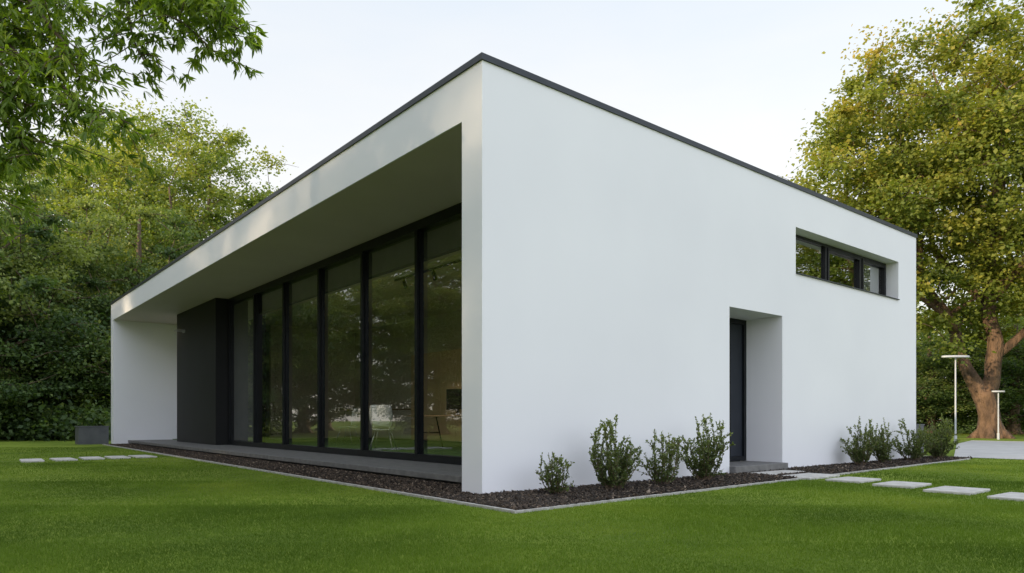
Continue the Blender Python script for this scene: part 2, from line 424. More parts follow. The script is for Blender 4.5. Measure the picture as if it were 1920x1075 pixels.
mesh_np('added_rooflight', [(SK[0], SK[2], 4.5), (SK[1], SK[2], 4.5), (SK[1], SK[3], 4.5), (SK[0], SK[3], 4.5)], [(0, 1, 2, 3)], M_glass, house)  # pane closing the added daylight slot
boxes('added_slot_screen', [(1.86, 1.98, T + 0.04, 13.2, 3.46, 3.994)], M_planter, house)  # drop panel added behind the glazing to hide the roof slot from view
o_ = 0.02
cop = boxes('roof_trim', [(-o_, LU + o_, -o_, 0.20, H - 0.008, H + 0.058), (-o_, LU + o_, LV - 0.2, LV + o_, H - 0.008, H + 0.058),
                     (-o_, 0.2, 0.2, LV - 0.2, H - 0.008, H + 0.058), (LU - 0.2, LU + o_, 0.2, LV - 0.2, H - 0.008, H + 0.058)], M_coping, house)
dk = boxes('terrace_step', [(0.42, 2.2, T + 0.002, LV - T - 0.002, 0.055, 0.13)], M_deck, house, 0.006)
boxes('terrace_base', [(0.52, 2.2, T + 0.002, LV - T - 0.002, -0.05, 0.054)], M_plinth, house)
bx = boxes('entrance_volume', [(1.28, 2.6, 13.30, 17.13, 0.134, 3.997)], M_boards, house, 0.004)
bx["label"] = 'black vertically clad block under the porch roof'
V, F = join_geo([boxes_geo([(1.235, 1.279, 16.2, 16.32, 3.36, 3.44)]), boxes_geo([(1.02, 1.236, 16.12, 16.40, 3.395, 3.43)])])
wl = mesh_np('wall_lamp', V, F, M_metal, house)
W = 1.87
vals = [2.03 + W * i for i in range(7)]
starts = [T + 0.01] + vals[:-1]
for a, b in zip(starts, vals):
    b -= 0.002
    u0, u1 = 1.60, 1.73
    z0, z1 = 0.134, 3.996
    s = 0.036
    fr = boxes('window', [(u0, u1, a, a + s, z0, z1), (u0, u1, b - s, b, z0, z1), (u0, u1, a + s, b - s, z0, z0 + 0.11), (u0, u1, a + s, b - s, z1 - 0.15, z1),
                          (u0 + 0.05, u1 - 0.02, a + s, a + s + 0.02, z0 + 0.11, z1 - 0.15), (u0 + 0.05, u1 - 0.02, b - s - 0.02, b - s, z0 + 0.11, z1 - 0.15)], M_frame, house)
    gl = mesh_np('glass', [(1.70, a + s, z0 + 0.1), (1.70, b - s, z0 + 0.1), (1.70, b - s, z1 - 0.14), (1.70, a + s, z1 - 0.14)], [(3, 2, 1, 0)], M_glass, fr)
    if a > 11:
        boxes('roller_blind', [(1.715, 1.72, a + s + 0.03, b - s - 0.03, z0 + 0.12, z1 - 0.15)], M_curtain, fr)
boxes('door_reveal', [(4.36, 4.46, T, 0.75, 0.02, 2.53), (5.91, 6.01, T, 0.75, 0.02, 2.53), (4.46, 5.91, T, 0.75, 2.43, 2.53)], M_plaster, house)
boxes('doorstep', [(4.463, 5.907, -0.10, 0.62, 0.0, 0.125)], M_deck, house, 0.006)
d0, d1 = 0.63, 0.70
door = boxes('door', [(4.463, 4.53, d0, d1, 0.13, 2.427), (5.84, 5.907, d0, d1, 0.13, 2.427), (4.53, 5.84, d0, d1, 2.35, 2.427), (5.40, 5.46, d0, d1, 0.13, 2.35),
                      (4.53, 5.40, d0, d1, 0.13, 0.16), (5.46, 5.84, d0, d1, 0.13, 0.20)], M_frame, house)
boxes('door_leaf', [(4.535, 5.395, d0 + 0.02, d1, 0.165, 2.345)], M_doorleaf, door, 0.004)
boxes('side_panel', [(5.462, 5.838, d0 + 0.03, d1, 0.202, 2.348)], M_doorleaf, door, 0.004)
V, F = tube_geo([(5.30, d0 - 0.04, 0.9), (5.30, d0 - 0.04, 1.5)], [0.014] * 2, 10)
Va, Fa = tube_geo([(5.30, d0 - 0.04, 0.98), (5.30, d0 + 0.02, 0.98)], [0.009] * 2, 8)
Vb, Fb = tube_geo([(5.30, d0 - 0.04, 1.42), (5.30, d0 + 0.02, 1.42)], [0.009] * 2, 8)
mesh_np('handle', *join_geo([(V, F), (Va, Fa), (Vb, Fb)]), M_metal, door)
y0, y1 = 0.23, 0.30
rib = boxes('window', [(6.323, 10.257, y0, y1, 3.153, 3.20), (6.323, 10.257, y0, y1, 3.855, 3.902), (6.323, 6.38, y0, y1, 3.20, 3.855), (10.20, 10.257, y0, y1, 3.20, 3.855),
                       (7.76, 7.84, y0, y1, 3.20, 3.855), (9.11, 9.19, y0, y1, 3.20, 3.855)], M_frame, house)
rib["label"] = 'long narrow black framed window high in the wall'
cas = []
for a, b in [(7.84, 9.11), (9.19, 10.20)]:
    cas += [(a, a + 0.05, y0 - 0.015, y1 - 0.005, 3.20, 3.855), (b - 0.05, b, y0 - 0.015, y1 - 0.005, 3.20, 3.855), (a + 0.05, b - 0.05, y0 - 0.015, y1 - 0.005, 3.20, 3.25), (a + 0.05, b - 0.05, y0 - 0.015, y1 - 0.005, 3.805, 3.855)]
boxes('casement_frame', cas, M_frame, rib)
for a, b in [(6.38, 7.76), (7.89, 9.06), (9.24, 10.15)]:
    mesh_np('glass', [(a, 0.27, 3.2), (b, 0.27, 3.2), (b, 0.27, 3.855), (a, 0.27, 3.855)], [(0, 1, 2, 3)], M_glass2, rib)
boxes('sill', [(6.33, 10.25, -0.03, 0.225, 3.151, 3.165)], M_coping, rib)
boxes('roller_blind', [(9.26, 10.13, 0.33, 0.335, 3.21, 3.85)], M_white, rib)
boxes('interior_floor', [(1.76, 4.355, T, LV - T, 0.05, 0.15), (4.355, LU - T, 0.76, LV - T, 0.05, 0.15)], M_carpet, house)
boxes('interior_wall', [(7.4, 7.5, 0.8, LV - T - 0.002, 0.15, 3.994)], M_intwall, house)
boxes('interior_wall', [(4.3, 7.39, 17.5, 17.65, 0.15, 3.99)], M_intwall, house)
boxes('interior_wall', [(1.76, 4.35, T + 0.002, T + 0.03, 0.15, 3.99)], M_intwall, house)

# ------------------------------------------------------------------ interior furniture
FZ = 0.152
def arc_panel(w, h, depth, bend, z0, tilt, th=0.012, n=10, m=6, round_=0.35):
    V = []; F = []
    for j in range(m + 1):
        t = j / m
        for i in range(n + 1):
            s = i / n * 2 - 1
            ww = w / 2 * (1 - round_ * abs(2 * t - 1) ** 3 * 0.5)
            V.append((s * ww, -depth + bend * (1 - s * s) + tilt * t, z0 + h * t))
    nv = len(V)
    V += [(x, y + th, z) for x, y, z in V[:nv]]
    for j in range(m):
        for i in range(n):
            a = j * (n + 1) + i
            F.append((a, a + 1, a + n + 2, a + n + 1)); F.append((nv + a, nv + a + n + 1, nv + a + n + 2, nv + a + 1))
    ring = [i for i in range(n + 1)] + [j * (n + 1) + n for j in range(1, m + 1)] + [m * (n + 1) + i for i in range(n - 1, -1, -1)] + [j * (n + 1) for j in range(m - 1, 0, -1)]
    for a, b in zip(ring, ring[1:] + ring[:1]):
        F.append((b, a, nv + a, nv + b))
    return V, F
def make_chair(loc, rot, label):
    c = empty('chair', loc, label, 'chair', 'office chairs around the tables', rot)
    V, F = arc_panel(0.48, 0.44, 0.0, 0.03, 0, 0.0, th=0.02)
    V = [(x, z - 0.20, 0.45 - y * 0.6) for x, y, z in V]
    mesh_np('seat', V, F, M_white, c, True)
    V, F = arc_panel(0.50, 0.46, 0.0, 0.08, 0, 0.10, th=0.02)
    V = [(x, y + 0.20, z + 0.50) for x, y, z in V]
    mesh_np('backrest', V, F, M_white, c, True)
    for sx in (-1, 1):
        for sy in (-1, 1):
            V, F = tube_geo([(sx * 0.13, sy * 0.12, 0.435), (sx * 0.25, sy * 0.26, 0.0)], [0.012, 0.009], 8)
            mesh_np('leg', V, F, M_metal, c, True)
        V, F = tube_geo([(sx * 0.16, 0.17, 0.44), (sx * 0.18, 0.24, 0.52), (sx * 0.2, 0.29, 0.66)], [0.01] * 3, 8)
        mesh_np('back_support', V, F, M_metal, c, True)
    return c
# back turned towards the glazing
make_chair((3.15, 7.75, FZ), math.radians(140), 'white shell chair with thin metal legs beside the table')
make_chair((4.6, 12.4, FZ), math.radians(215), 'white shell chair on the green carpet')
tb = empty('table', (4.45, 7.0, FZ), 'wooden meeting table with thin metal trestle legs', 'table')
boxes('table_top', [(-0.45, 0.45, -1.2, 1.2, 0.715, 0.745)], M_wood, tb, 0.004)
for sy in (-0.95, 0.95):
    V, F = join_geo([tube_geo([(0.38, sy, 0), (0.2, sy, 0.715)], [0.016] * 2, 8), tube_geo([(-0.38, sy, 0), (-0.2, sy, 0.715)], [0.016] * 2, 8), tube_geo([(-0.3, sy, 0.35), (0.3, sy, 0.35)], [0.012] * 2, 8)])
    mesh_np('trestle', V, F, M_screen, tb)
mo = empty('monitor', (4.55, 6.95, FZ + 0.746), 'black flat computer monitor on the table', 'monitor', rot=math.radians(-60))
boxes('screen', [(-0.26, 0.26, -0.02, 0.02, 0.12, 0.58)], M_screen, mo, 0.006)
boxes('stand', [(-0.03, 0.03, 0.021, 0.05, 0.0, 0.3), (-0.13, 0.13, -0.08, 0.1, -0.001, 0.012)], M_screen, mo)
sb = empty('sideboard', (7.16, 15.0, FZ), 'long low pale sideboard against the wall', 'cabinet')
boxes('carcass', [(-0.2, 0.235, -2.4, 2.4, 0.06, 0.95)], M_lam, sb)
boxes('worktop', [(-0.24, 0.236, -2.42, 2.42, 0.953, 0.985)], M_wood, sb)
for i in range(6):
    boxes('cupboard_door', [(-0.222, -0.203, -2.39 + i * 0.798, -2.39 + i * 0.798 + 0.785, 0.08, 0.93)], M_lam, sb)
kc = empty('tall_cabinet', (7.05, 10.9, FZ), 'tall oak kitchen cabinet wall', 'cabinet')
boxes('carcass', [(-0.3, 0.34, -1.6, 1.6, 0.05, 2.6)], M_oak, kc)
for i in range(4):
    boxes('cupboard_door', [(-0.325, -0.303, -1.59 + i * 0.796, -1.59 + i * 0.796 + 0.785, 0.08, 2.57)], M_oak, kc)
tr = empty('track_light', (3.7, 6.0, 3.99), 'black ceiling spotlight track', 'ceiling light')
boxes('track', [(-0.02, 0.02, -2.2, 2.2, -0.04, 0)], M_frame, tr)
for i in range(4):
    V, F = tube_geo([(0, -1.8 + 1.2 * i, -0.04), (0, -1.8 + 1.2 * i, -0.1), (0.05, -1.8 + 1.2 * i, -0.26)], [0.01, 0.04, 0.045], 12)
    mesh_np('spotlight', V, F, M_frame, tr)

# ------------------------------------------------------------------ planters, lamps
def planter(loc, a, b, h, label):
    p = empty('planter', loc, label, 'planter')
    t = 0.05
    boxes('box', [(-a, a, -b, -b + t, 0, h), (-a, a, b - t, b, 0, h), (-a, -a + t, -b + t, b - t, 0, h), (a - t, a, -b + t, b - t, 0, h)], M_planter, p)
    boxes('rim', [(-a - 0.015, a + 0.015, -b - 0.015, -b + t + 0.01, h + 0.001, h + 0.03), (-a - 0.015, a + 0.015, b - t - 0.01, b + 0.015, h + 0.001, h + 0.03),
                  (-a - 0.015, -a + t + 0.01, -b + t + 0.01, b - t - 0.01, h + 0.001, h + 0.03), (a - t - 0.01, a + 0.015, -b + t + 0.01, b - t - 0.01, h + 0.001, h + 0.03)], M_planter, p)
    boxes('soil', [(-a + t, a - t, -b + t, b - t, 0, h - 0.04)], M_soil, p)
planter((-0.45, 20.6, 0), 0.42, 0.38, 0.56, 'low dark grey planter box beside the house end wall')
planter((13.7, 1.2, 0), 0.3, 0.3, 0.66, 'grey planter box behind the shrubs')

def street_lamp(loc, hgt, hr, label):
    L_ = empty('street_lamp', loc, label, 'street lamp', 'garden path lamps', rot=YAW)
    V, F = tube_geo([(0, 0, 0), (0, 0, 0.25), (0, 0, 0.26), (0, 0, hgt)], [0.045, 0.045, 0.028, 0.022], 14)
    mesh_np('pole', V, F, M_lamp, L_)
    V, F = revolve([(0.05, hgt - 0.001), (hr * 0.98, hgt), (hr, hgt + 0.01), (hr, hgt + 0.05), (hr * 0.98, hgt + 0.06), (0.04, hgt + 0.062)], 36, 0.4)
    ob = mesh_np('lamp_head', V, F, M_lamp, L_, False)
street_lamp((22.5, 3.0, 0), 2.92, 0.47, 'slim metal path lamp with thin flat pale head')

# ------------------------------------------------------------------ foliage machinery
DIA = np.array([(0, 0, 0), (-0.36, 0.45, 0.10), (0, 1, -0.08), (0.36, 0.45, 0.10)], np.float32)
DIF = np.array([(0, 3, 2, 1)])
LAN = np.array([(0, 0, 0), (-0.10, 0.3, 0.03), (-0.09, 0.62, 0.0), (0, 1, -0.14), (0.09, 0.62, 0.0), (0.10, 0.3, 0.03)], np.float32)
LNF = np.array([(0, 5, 4, 1), (1, 4, 3, 2)])
OVL = np.array([(0, 0, 0), (-0.26, 0.3, 0.06), (-0.24, 0.7, 0.05), (0, 1, -0.05), (0.24, 0.7, 0.05), (0.26, 0.3, 0.06)], np.float32)

def leaf_geo(pos, d, nrm, size, T, TF):
    d = d / np.linalg.norm(d, axis=1, keepdims=True)
    x = np.cross(d, nrm); x /= np.maximum(np.linalg.norm(x, axis=1, keepdims=True), 1e-6)
    z = np.cross(x, d)
    P = (T[None, :, 0:1] * x[:, None] + T[None, :, 1:2] * d[:, None] + T[None, :, 2:3] * z[:, None]) * size[:, None, None] + pos[:, None]
    n = len(pos); k = len(T)
    Fc = (TF[None] + k * np.arange(n)[:, None, None]).reshape(-1, TF.shape[1])
    return P.reshape(-1, 3), Fc

def clump_leaves(r, centers, rad, per, size, flat=0.55, droop=0.3, tint0=None, tvar=0.18, loose=0.0):
    n = len(centers) * per
    C = np.repeat(centers, per, 0); R = np.repeat(rad, per)
    q = r.normal(0, 1, (n, 3)); q /= np.linalg.norm(q, axis=1, keepdims=True)
    rr = r.uniform(0, 1, n) ** 0.55
    if loose > 0:
        rr = np.where(r.uniform(0, 1, n) < loose, np.clip(np.abs(r.normal(0, 0.75, n)), 0, 1.4), rr)
    q *= rr[:, None]
    pos = C + q * R[:, None] * np.array([1, 1, flat])
    pos += 0.14 * R[:, None] * np.sin(pos[:, [1, 2, 0]] * 5)
    d = r.normal(0, 1, (n, 3)); d[:, 2] = d[:, 2] * 0.5 - droop; d[:, :2] += q[:, :2] * 0.8
    nr = r.normal(0, 0.75, (n, 3)); nr[:, 2] += 0.8
    s = size * r.uniform(0.6, 1.3, n)
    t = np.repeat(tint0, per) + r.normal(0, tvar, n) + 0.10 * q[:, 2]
    return pos, d, nr, s, np.clip(t, 0, 1)

def curve_pts(a, b, n, sag, r):
    a = np.array(a, float); b = np.array(b, float)
    t = np.linspace(0, 1, n)[:, None]
    p = a + (b - a) * t
    L_ = np.linalg.norm(b - a)
    off = r.normal(0, 0.06 * L_, 3)
    p += np.sin(t * np.pi) * off + np.sin(t * np.pi) * np.array([0, 0, sag * L_])
    return p

def make_tree(name, seed, trunk, limbs, ells, nclump, per, leaf, crad, fol, bark, tint_mean=0.45, tint_sd=0.18, flat=0.55, droop=0.3, zmin=0, tbias=None, rscale=1.0, fscale=0.55, ridge=0.06, loose=0.35, tvar=0.18):
    r = np.random.default_rng(seed)
    parts = []
    tp = [p[:3] for p in trunk]; tr_ = [p[3] * rscale for p in trunk]
    parts.append(tube_geo(tp, tr_, 12, ridge))
    for k in range(5):
        a = k * 2 * math.pi / 5 + 0.3
        parts.append(tube_geo([(math.cos(a) * tr_[0] * 1.5, math.sin(a) * tr_[0] * 1.5, -0.1), (math.cos(a) * tr_[0] * 0.7, math.sin(a) * tr_[0] * 0.7, 0.25), (0, 0, 0.9)], [tr_[0] * 0.3, tr_[0] * 0.4, tr_[0] * 0.5], 7))
    nodes = [(np.array(p, float), q) for p, q in zip(tp[1:], tr_[1:])]
    for lb in limbs:
        pts = [np.array(p[:3], float) for p in lb]; rd = [p[3] * rscale for p in lb]
        P = []; Rr = []
        for i in range(len(pts) - 1):
            seg = curve_pts(pts[i], pts[i + 1], 5, 0.02, r)
            for j in range(4 if i < len(pts) - 2 else 5):
                P.append(seg[j]); Rr.append(rd[i] + (rd[i + 1] - rd[i]) * j / 4)
        parts.append(tube_geo(P, Rr, 9, ridge if rd[0] > 0.15 else 0))
        nodes += list(zip(P[2:], Rr[2:]))
    ew = np.array([e[3] * e[4] * e[5] for e in ells]); ew = ew / ew.sum()
    cs = []
    tries = 0
    while len(cs) < nclump and tries < nclump * 40:
        tries += 1
        e = ells[r.choice(len(ells), p=ew)]
        q = r.normal(0, 1, 3); q /= np.linalg.norm(q); q *= r.uniform(0, 1) ** 0.42
        c = np.array(e[:3]) + q * np.array(e[3:])
        if c[2] < zmin + r.uniform(-0.5, 0.8): continue
        if cs and min(np.linalg.norm(c - o) for o in cs) < crad * fscale: continue
        cs.append(c)
    cs = np.array(cs)
    NP = np.array([q[0] for q in nodes]); NR = np.array([q[1] for q in nodes])
    order = np.argsort(np.linalg.norm(cs - NP.mean(0), axis=1))
    for i in order:
        c = cs[i]
        dd = np.linalg.norm(NP - c, axis=1) + np.maximum(NP[:, 2] - c[2] + 0.5, 0) * 1.2
        j = int(np.argmin(dd))
        r0 = min(NR[j] * 0.6, 0.10 * crad); L_ = np.linalg.norm(c - NP[j])
        pts = curve_pts(NP[j], c, 6, 0.08, r)
        rr = np.linspace(max(r0, 0.02), 0.012, 6)
        parts.append(tube_geo(pts, rr, 5))
        NP = np.vstack([NP, pts[2:5]]); NR = np.concatenate([NR, rr[2:5]])
        for _ in range(3):
            e2 = c + r.normal(0, 1, 3) * np.array([1, 1, 0.5]) * crad * 0.6
            parts.append(tube_geo(curve_pts(pts[4], e2, 4, 0.05, r), [0.02, 0.015, 0.01, 0.006], 4))
    V, F = join_geo(parts)
    t0 = tint_mean + r.normal(0, tint_sd, len(cs))
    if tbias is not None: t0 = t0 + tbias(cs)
    rads = crad * r.uniform(0.6, 1.35, len(cs))
    pos, d, nr, s, t = clump_leaves(r, cs, rads, per, leaf, flat, droop, t0, loose=loose, tvar=tvar)
    LV_, LF = leaf_geo(pos, d, nr, s, DIA, DIF)
    root = empty(name)
    a = mesh_np('trunk', V, F, bark, root, True)
    b = mesh_np('crown', LV_, LF, fol, root, False, tint=np.repeat(t, 4))
    return root

def place(root, loc, rot, sc, label, category='tree', group=None):
    root.location = loc; root.rotation_euler = (0, 0, rot); root.scale = (sc[0], sc[0], sc[1])
    tag(root, label, category, group)
def copy_thing(root, loc, rot, sc, label, category='tree', group=None):
    e = root.copy(); COL.objects.link(e)
    for c in root.children:
        k = c.copy(); COL.objects.link(k); k.parent = e
    place(e, loc, rot, sc, label, category, group)
    return e

def cam2w(px, Z):
    X = (px - 960) / 1308 * Z
    x, y = from_cam(X, Z)
    return (x, y, 0)
street_lamp(cam2w(1872, 28), 1.9, 0.26, 'small path lamp with flat pale head under the tree')

treeR = make_tree('broadleaf_tree', 11,
    [(0, 0, -0.1, 0.62), (-0.05, 0, 0.8, 0.48), (-0.2, 0, 1.6, 0.46), (-0.25, 0, 2.0, 0.42)],
    [[(-0.25, 0, 1.5, 0.38), (-0.75, 0.1, 2.6, 0.30), (-1.25, 0.2, 3.7, 0.27), (-1.7, 0.2, 5.3, 0.23), (-3.0, 0, 8.5, 0.14), (-5.5, 0.5, 11.5, 0.06)],
     [(-0.2, 0, 1.6, 0.38), (0.1, 0, 2.8, 0.33), (0.25, 0, 4.2, 0.31), (0.15, 0.2, 7.0, 0.27), (0.3, -0.2, 10.5, 0.18), (0.6, 0, 15.5, 0.06)],
     [(0.2, 0.1, 3.5, 0.2), (1.8, -0.5, 5.4, 0.17), (3.6, -0.5, 8.5, 0.13), (5.5, 0.4, 12, 0.05)],
     [(0.12, 0, 5.5, 0.2), (-1.6, 1.5, 8.5, 0.14), (-2.6, 3.0, 13, 0.05)],
     [(0.15, 0, 6.0, 0.2), (1.4, -2.2, 9.0, 0.13), (1.6, -3.6, 13, 0.05)],
     [(-1.4, 0, 4.6, 0.16), (-4.0, -0.8, 6.2, 0.09), (-6.4, -0.6, 8.2, 0.04)],
     [(0.2, 0, 8.5, 0.18), (-2.0, -1.5, 12.5, 0.09), (-3.4, -1.5, 15.0, 0.04)]],
    [(0.4, 0, 11.4, 6.4, 6.0, 7.2), (-5.8, 0, 9.8, 3.7, 4.0, 4.2), (-2.6, 0, 13.2, 5.0, 4.5, 4.0), (4.5, 0, 9.0, 4.0, 4.0, 4.5), (-3.6, -1.5, 5.4, 3.2, 2.5, 2.3), (2.6, -2, 4.4, 2.4, 2.0, 1.8), (-3.9, 1.5, 4.0, 2.0, 2.0, 1.5)],
    350, 430, 0.17, 1.08, F_right, M_bark2, 0.42, 0.17, zmin=2.8, flat=0.65,
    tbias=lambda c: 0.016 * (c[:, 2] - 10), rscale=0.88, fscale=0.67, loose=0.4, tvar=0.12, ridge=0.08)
place(treeR, cam2w(1858, 30), YAW, (1, 1.0), 'tall broadleaf tree with golden green leaves and forked brown trunk')

treeA = make_tree('broadleaf_tree', 21,
    [(0, 0, -0.1, 0.5), (0, 0, 1.2, 0.36), (0.1, 0, 5.0, 0.30), (0.2, 0.1, 8.0, 0.22)],
    [[(0.1, 0, 5, 0.2), (-2.0, 0.5, 8.5, 0.14), (-4.2, 0.5, 12.5, 0.05)],
     [(0.2, 0, 6, 0.2), (2.2, -0.5, 9.5, 0.14), (4.0, 0.2, 13, 0.05)],
     [(0.2, 0.1, 8, 0.22), (0.4, 0.8, 12, 0.14), (0.5, 0.5, 16.5, 0.05)],
     [(0.2, 0, 7, 0.15), (0.5, -2.5, 10, 0.1), (0.8, -4, 13, 0.04)],
     [(0.2, 0, 8, 0.15), (-1.2, 2.5, 12, 0.1), (-1.8, 3, 15, 0.04)]],
    [(0, 0, 11.6, 6.2, 6.0, 6.9), (-3.2, 0, 11, 3.8, 3.6, 4.8), (3.4, 0, 10.5, 3.6, 3.6, 4.6)],
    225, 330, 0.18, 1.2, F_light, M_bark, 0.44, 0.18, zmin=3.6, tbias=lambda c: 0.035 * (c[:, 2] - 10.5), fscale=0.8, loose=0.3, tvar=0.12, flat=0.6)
place(treeA, cam2w(355, 39), YAW, (0.97, 0.96), 'tall broadleaf tree with light green sunlit crown')
copy_thing(treeA, cam2w(200, 45), YAW + 1.3, (1.03, 1.08), 'tall broadleaf tree with light green sunlit crown')
copy_thing(treeA, cam2w(20, 56), YAW + 2.6, (1.1, 0.95), 'broadleaf tree rising out of the wood')
copy_thing(treeA, cam2w(1640, 60), YAW + 3.6, (1.1, 0.6), 'low broadleaf tree behind the house')
copy_thing(treeA, cam2w(1990, 52), YAW + 0.6, (1.2, 0.9), 'broadleaf tree behind the forecourt')

treeB = make_tree('dark_tree', 31,
    [(0, 0, -0.1, 0.32), (0, 0, 1.2, 0.24), (0.1, 0, 5.0, 0.18), (0.1, 0.1, 9.6, 0.05)],
    [[(0.05, 0, 2.2, 0.1), (-1.8, 0.3, 3.4, 0.05), (-3.2, 0.3, 3.8, 0.03)],
     [(0.05, 0, 3.0, 0.1), (1.8, -0.4, 4.2, 0.05), (3.2, 0.1, 4.6, 0.03)],
     [(0.1, 0, 5.0, 0.09), (-1.4, 1.2, 6.2, 0.04), (-2.4, 1.4, 6.8, 0.02)],
     [(0.1, 0, 5.4, 0.09), (1.3, -1.2, 6.6, 0.04), (2.4, -1.6, 7.0, 0.02)]],
    [(0, 0, 4.0, 3.9, 3.9, 3.6), (0, 0, 7.0, 2.9, 2.9, 3.2)],
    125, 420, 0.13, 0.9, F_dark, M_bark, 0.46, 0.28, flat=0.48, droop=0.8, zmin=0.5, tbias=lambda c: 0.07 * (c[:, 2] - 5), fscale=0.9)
place(treeB, cam2w(255, 33), YAW, (1.1, 1.12), 'dark green layered tree with drooping foliage')
copy_thing(treeB, cam2w(40, 29), YAW + 1.0, (1.1, 0.9), 'dark green tree at the edge of the wood')
copy_thing(treeB, cam2w(140, 40), YAW + 2.2, (1.25, 1.05), 'dark green layered tree with drooping foliage')
copy_thing(treeB, cam2w(-60, 27), YAW + 3.2, (1.2, 1.1), 'dark green tree at the edge of the wood')
copy_thing(treeB, cam2w(95, 30), YAW + 4.2, (0.9, 0.55), 'small dark green tree at the edge of the lawn')
copy_thing(treeB, cam2w(420, 44), YAW + 4.9, (1.3, 1.2), 'dark green tree behind the house')
copy_thing(treeB, cam2w(1745, 40), YAW + 0.9, (1.0, 0.62), 'small dark green tree behind the house')
copy_thing(treeB, cam2w(1900, 38), YAW + 5.5, (1.1, 0.7), 'small dark green tree behind the forecourt')
copy_thing(treeB, cam2w(1965, 44), YAW + 2.9, (1.2, 0.75), 'small dark green tree behind the forecourt')
for i, (x, y, rz, s, hz) in enumerate([(-14, 42, 0.2, 1.0, 0.72), (-19, 30, 1.2, 1.2, 0.8), (-25, 20, 2.1, 1.2, 0.85), (-26, 11, 4.0, 1.2, 0.86), (-27, 2, 5.0, 1.2, 0.74), (-28, -7, 0.4, 1.2, 0.9), (36, -12, 0.8, 1.1, 0.8)]):
    copy_thing(treeA, (x, y, 0), rz, (s, hz), 'broadleaf tree of the wood around the garden', group='trees bordering the garden')
for i, (x, y, rz, s, hz) in enumerate([(-9, 34, 0.2, 1.3, 0.75), (-14, 27, 1.2, 1.3, 0.8), (-18, 20, 3.2, 1.2, 0.8), (-22, 4, 2.1, 1.3, 0.8)]):
    copy_thing(treeB, (x, y, 0), rz, (s, hz), 'dark tree of the wood around the garden', group='trees bordering the garden')

r = np.random.default_rng(5)
cs = []
for _ in range(200):
    px = r.uniform(-200, 600); Z = r.uniform(34, 56); x, y, _z = cam2w(px, Z)
    cs.append((x, y, r.uniform(0.3, 5.0 if Z > 44 else 2.0)))
for _ in range(200):
    px = r.uniform(1640, 2120); Z = r.uniform(38, 64); x, y, _z = cam2w(px, Z)
    cs.append((x, y, r.uniform(0.3, 7.0 if Z > 48 else 2.2)))
for _ in range(50):
    px = r.uniform(-150, 215); Z = r.uniform(26, 31); x, y, _z = cam2w(px, Z)
    cs.append((x, y, r.uniform(0.2, 1.0)))
for _ in range(190):
    t_ = r.uniform(0, 1); cs.append((-30 + 24 * t_ ** 1.3 + r.normal(0, 1), -14 + 56 * t_ + r.normal(0, 1), r.uniform(0.3, 4.6)))
cs = np.array(cs)
pos, d, nr, s, t = clump_leaves(r, cs, r.uniform(0.8, 1.9, len(cs)), 230, 0.19, 0.75, 0.3, r.uniform(0.0, 0.6, len(cs)), loose=0.4)
V, F = leaf_geo(pos, d, nr, s, DIA, DIF)
uw = mesh_np('undergrowth', V, F, F_dark, tint=np.repeat(t, 4))
tag(uw, 'dark green woodland undergrowth around the garden', kind='stuff')

# ------------------------------------------------------------------ near overhanging branch
r = np.random.default_rng(77)
def P3(px, py, Z):
    x, y, _ = cam2w(px - 28, Z)
    return np.array([x, y, 0.8 + (787 - py + 8) / 1308 * Z])
tw = [
 [(-700, -500, 6.5), (-250, -420, 6.8), (100, -230, 7.0), (330, -90, 7.0), (490, -30, 7.0)],
 [(330, -90, 7.0), (420, 0, 6.9), (480, 90, 6.8)],
 [(100, -230, 7.0), (240, -60, 6.9), (330, 30, 6.8), (425, 105, 6.8)],
 [(240, -60, 6.9), (270, 40, 6.8), (300, 125, 6.8)],
 [(-250, -420, 6.8), (-80, -150, 6.6), (60, -20, 6.5), (200, 30, 6.5)],
 [(60, -20, 6.5), (150, 90, 6.4), (180, 160, 6.4)],
 [(-80, -150, 6.6), (-20, 30, 6.4), (90, 140, 6.4), (180, 215, 6.4), (270, 240, 6.4)],
 [(-20, 30, 6.4), (30, 130, 6.2), (70, 210, 6.2)],
 [(-700, -300, 6.5), (-300, -50, 6.4), (-60, 140, 6.2), (30, 220, 6.2), (100, 310, 6.3)],
 [(-300, -50, 6.4), (-100, 220, 6.2), (0, 290, 6.2), (40, 340, 6.3)],
 [(-60, 140, 6.2), (20, 170, 6.2), (130, 210, 6.3)],
 [(-20, 30, 6.4), (60, 60, 6.5), (130, 90, 6.6)],
 [(330, -90, 7.0), (390, -70, 7.3), (450, 20, 7.4)],
 [(100, -230, 7.0), (130, -90, 7.2), (60, 20, 7.4), (100, 60, 7.4)],
 [(330, -90, 7.0), (400, -20, 6.7), (440, 60, 6.6)],
 [(-300, -50, 6.4), (-150, 260, 6.2), (-30, 350, 6.2), (10, 390, 6.3)],
 [(100, -230, 7.0), (200, -100, 7.3), (350, -30, 7.4), (400, 50, 7.4)],
]
parts = []; lp = []; ld = []; ln_ = []; ls = []; lt = []
def grow_leaves(a, b, dens, spread):
    L_ = np.linalg.norm(b - a); n = max(int(L_ * dens), 2)
    for _ in range(n):
        t = r.uniform(); p = a + (b - a) * t + r.normal(0, spread, 3)
        dirv = (b - a) / max(L_, 1e-5)
        k = r.integers(4, 7)
        base = dirv * 0.5 + r.normal(0, 0.5, 3); base[2] -= 0.55
        tt = np.clip(r.normal(0.5, 0.22), 0, 1)
        for q in range(k):
            dv = base + r.normal(0, 0.42, 3)
            lp.append(p); ld.append(dv); nn = r.normal(0, 0.5, 3); nn[2] += 0.8; ln_.append(nn)
            ls.append(r.uniform(0.07, 0.13)); lt.append(np.clip(tt + r.normal(0, 0.12), 0, 1))
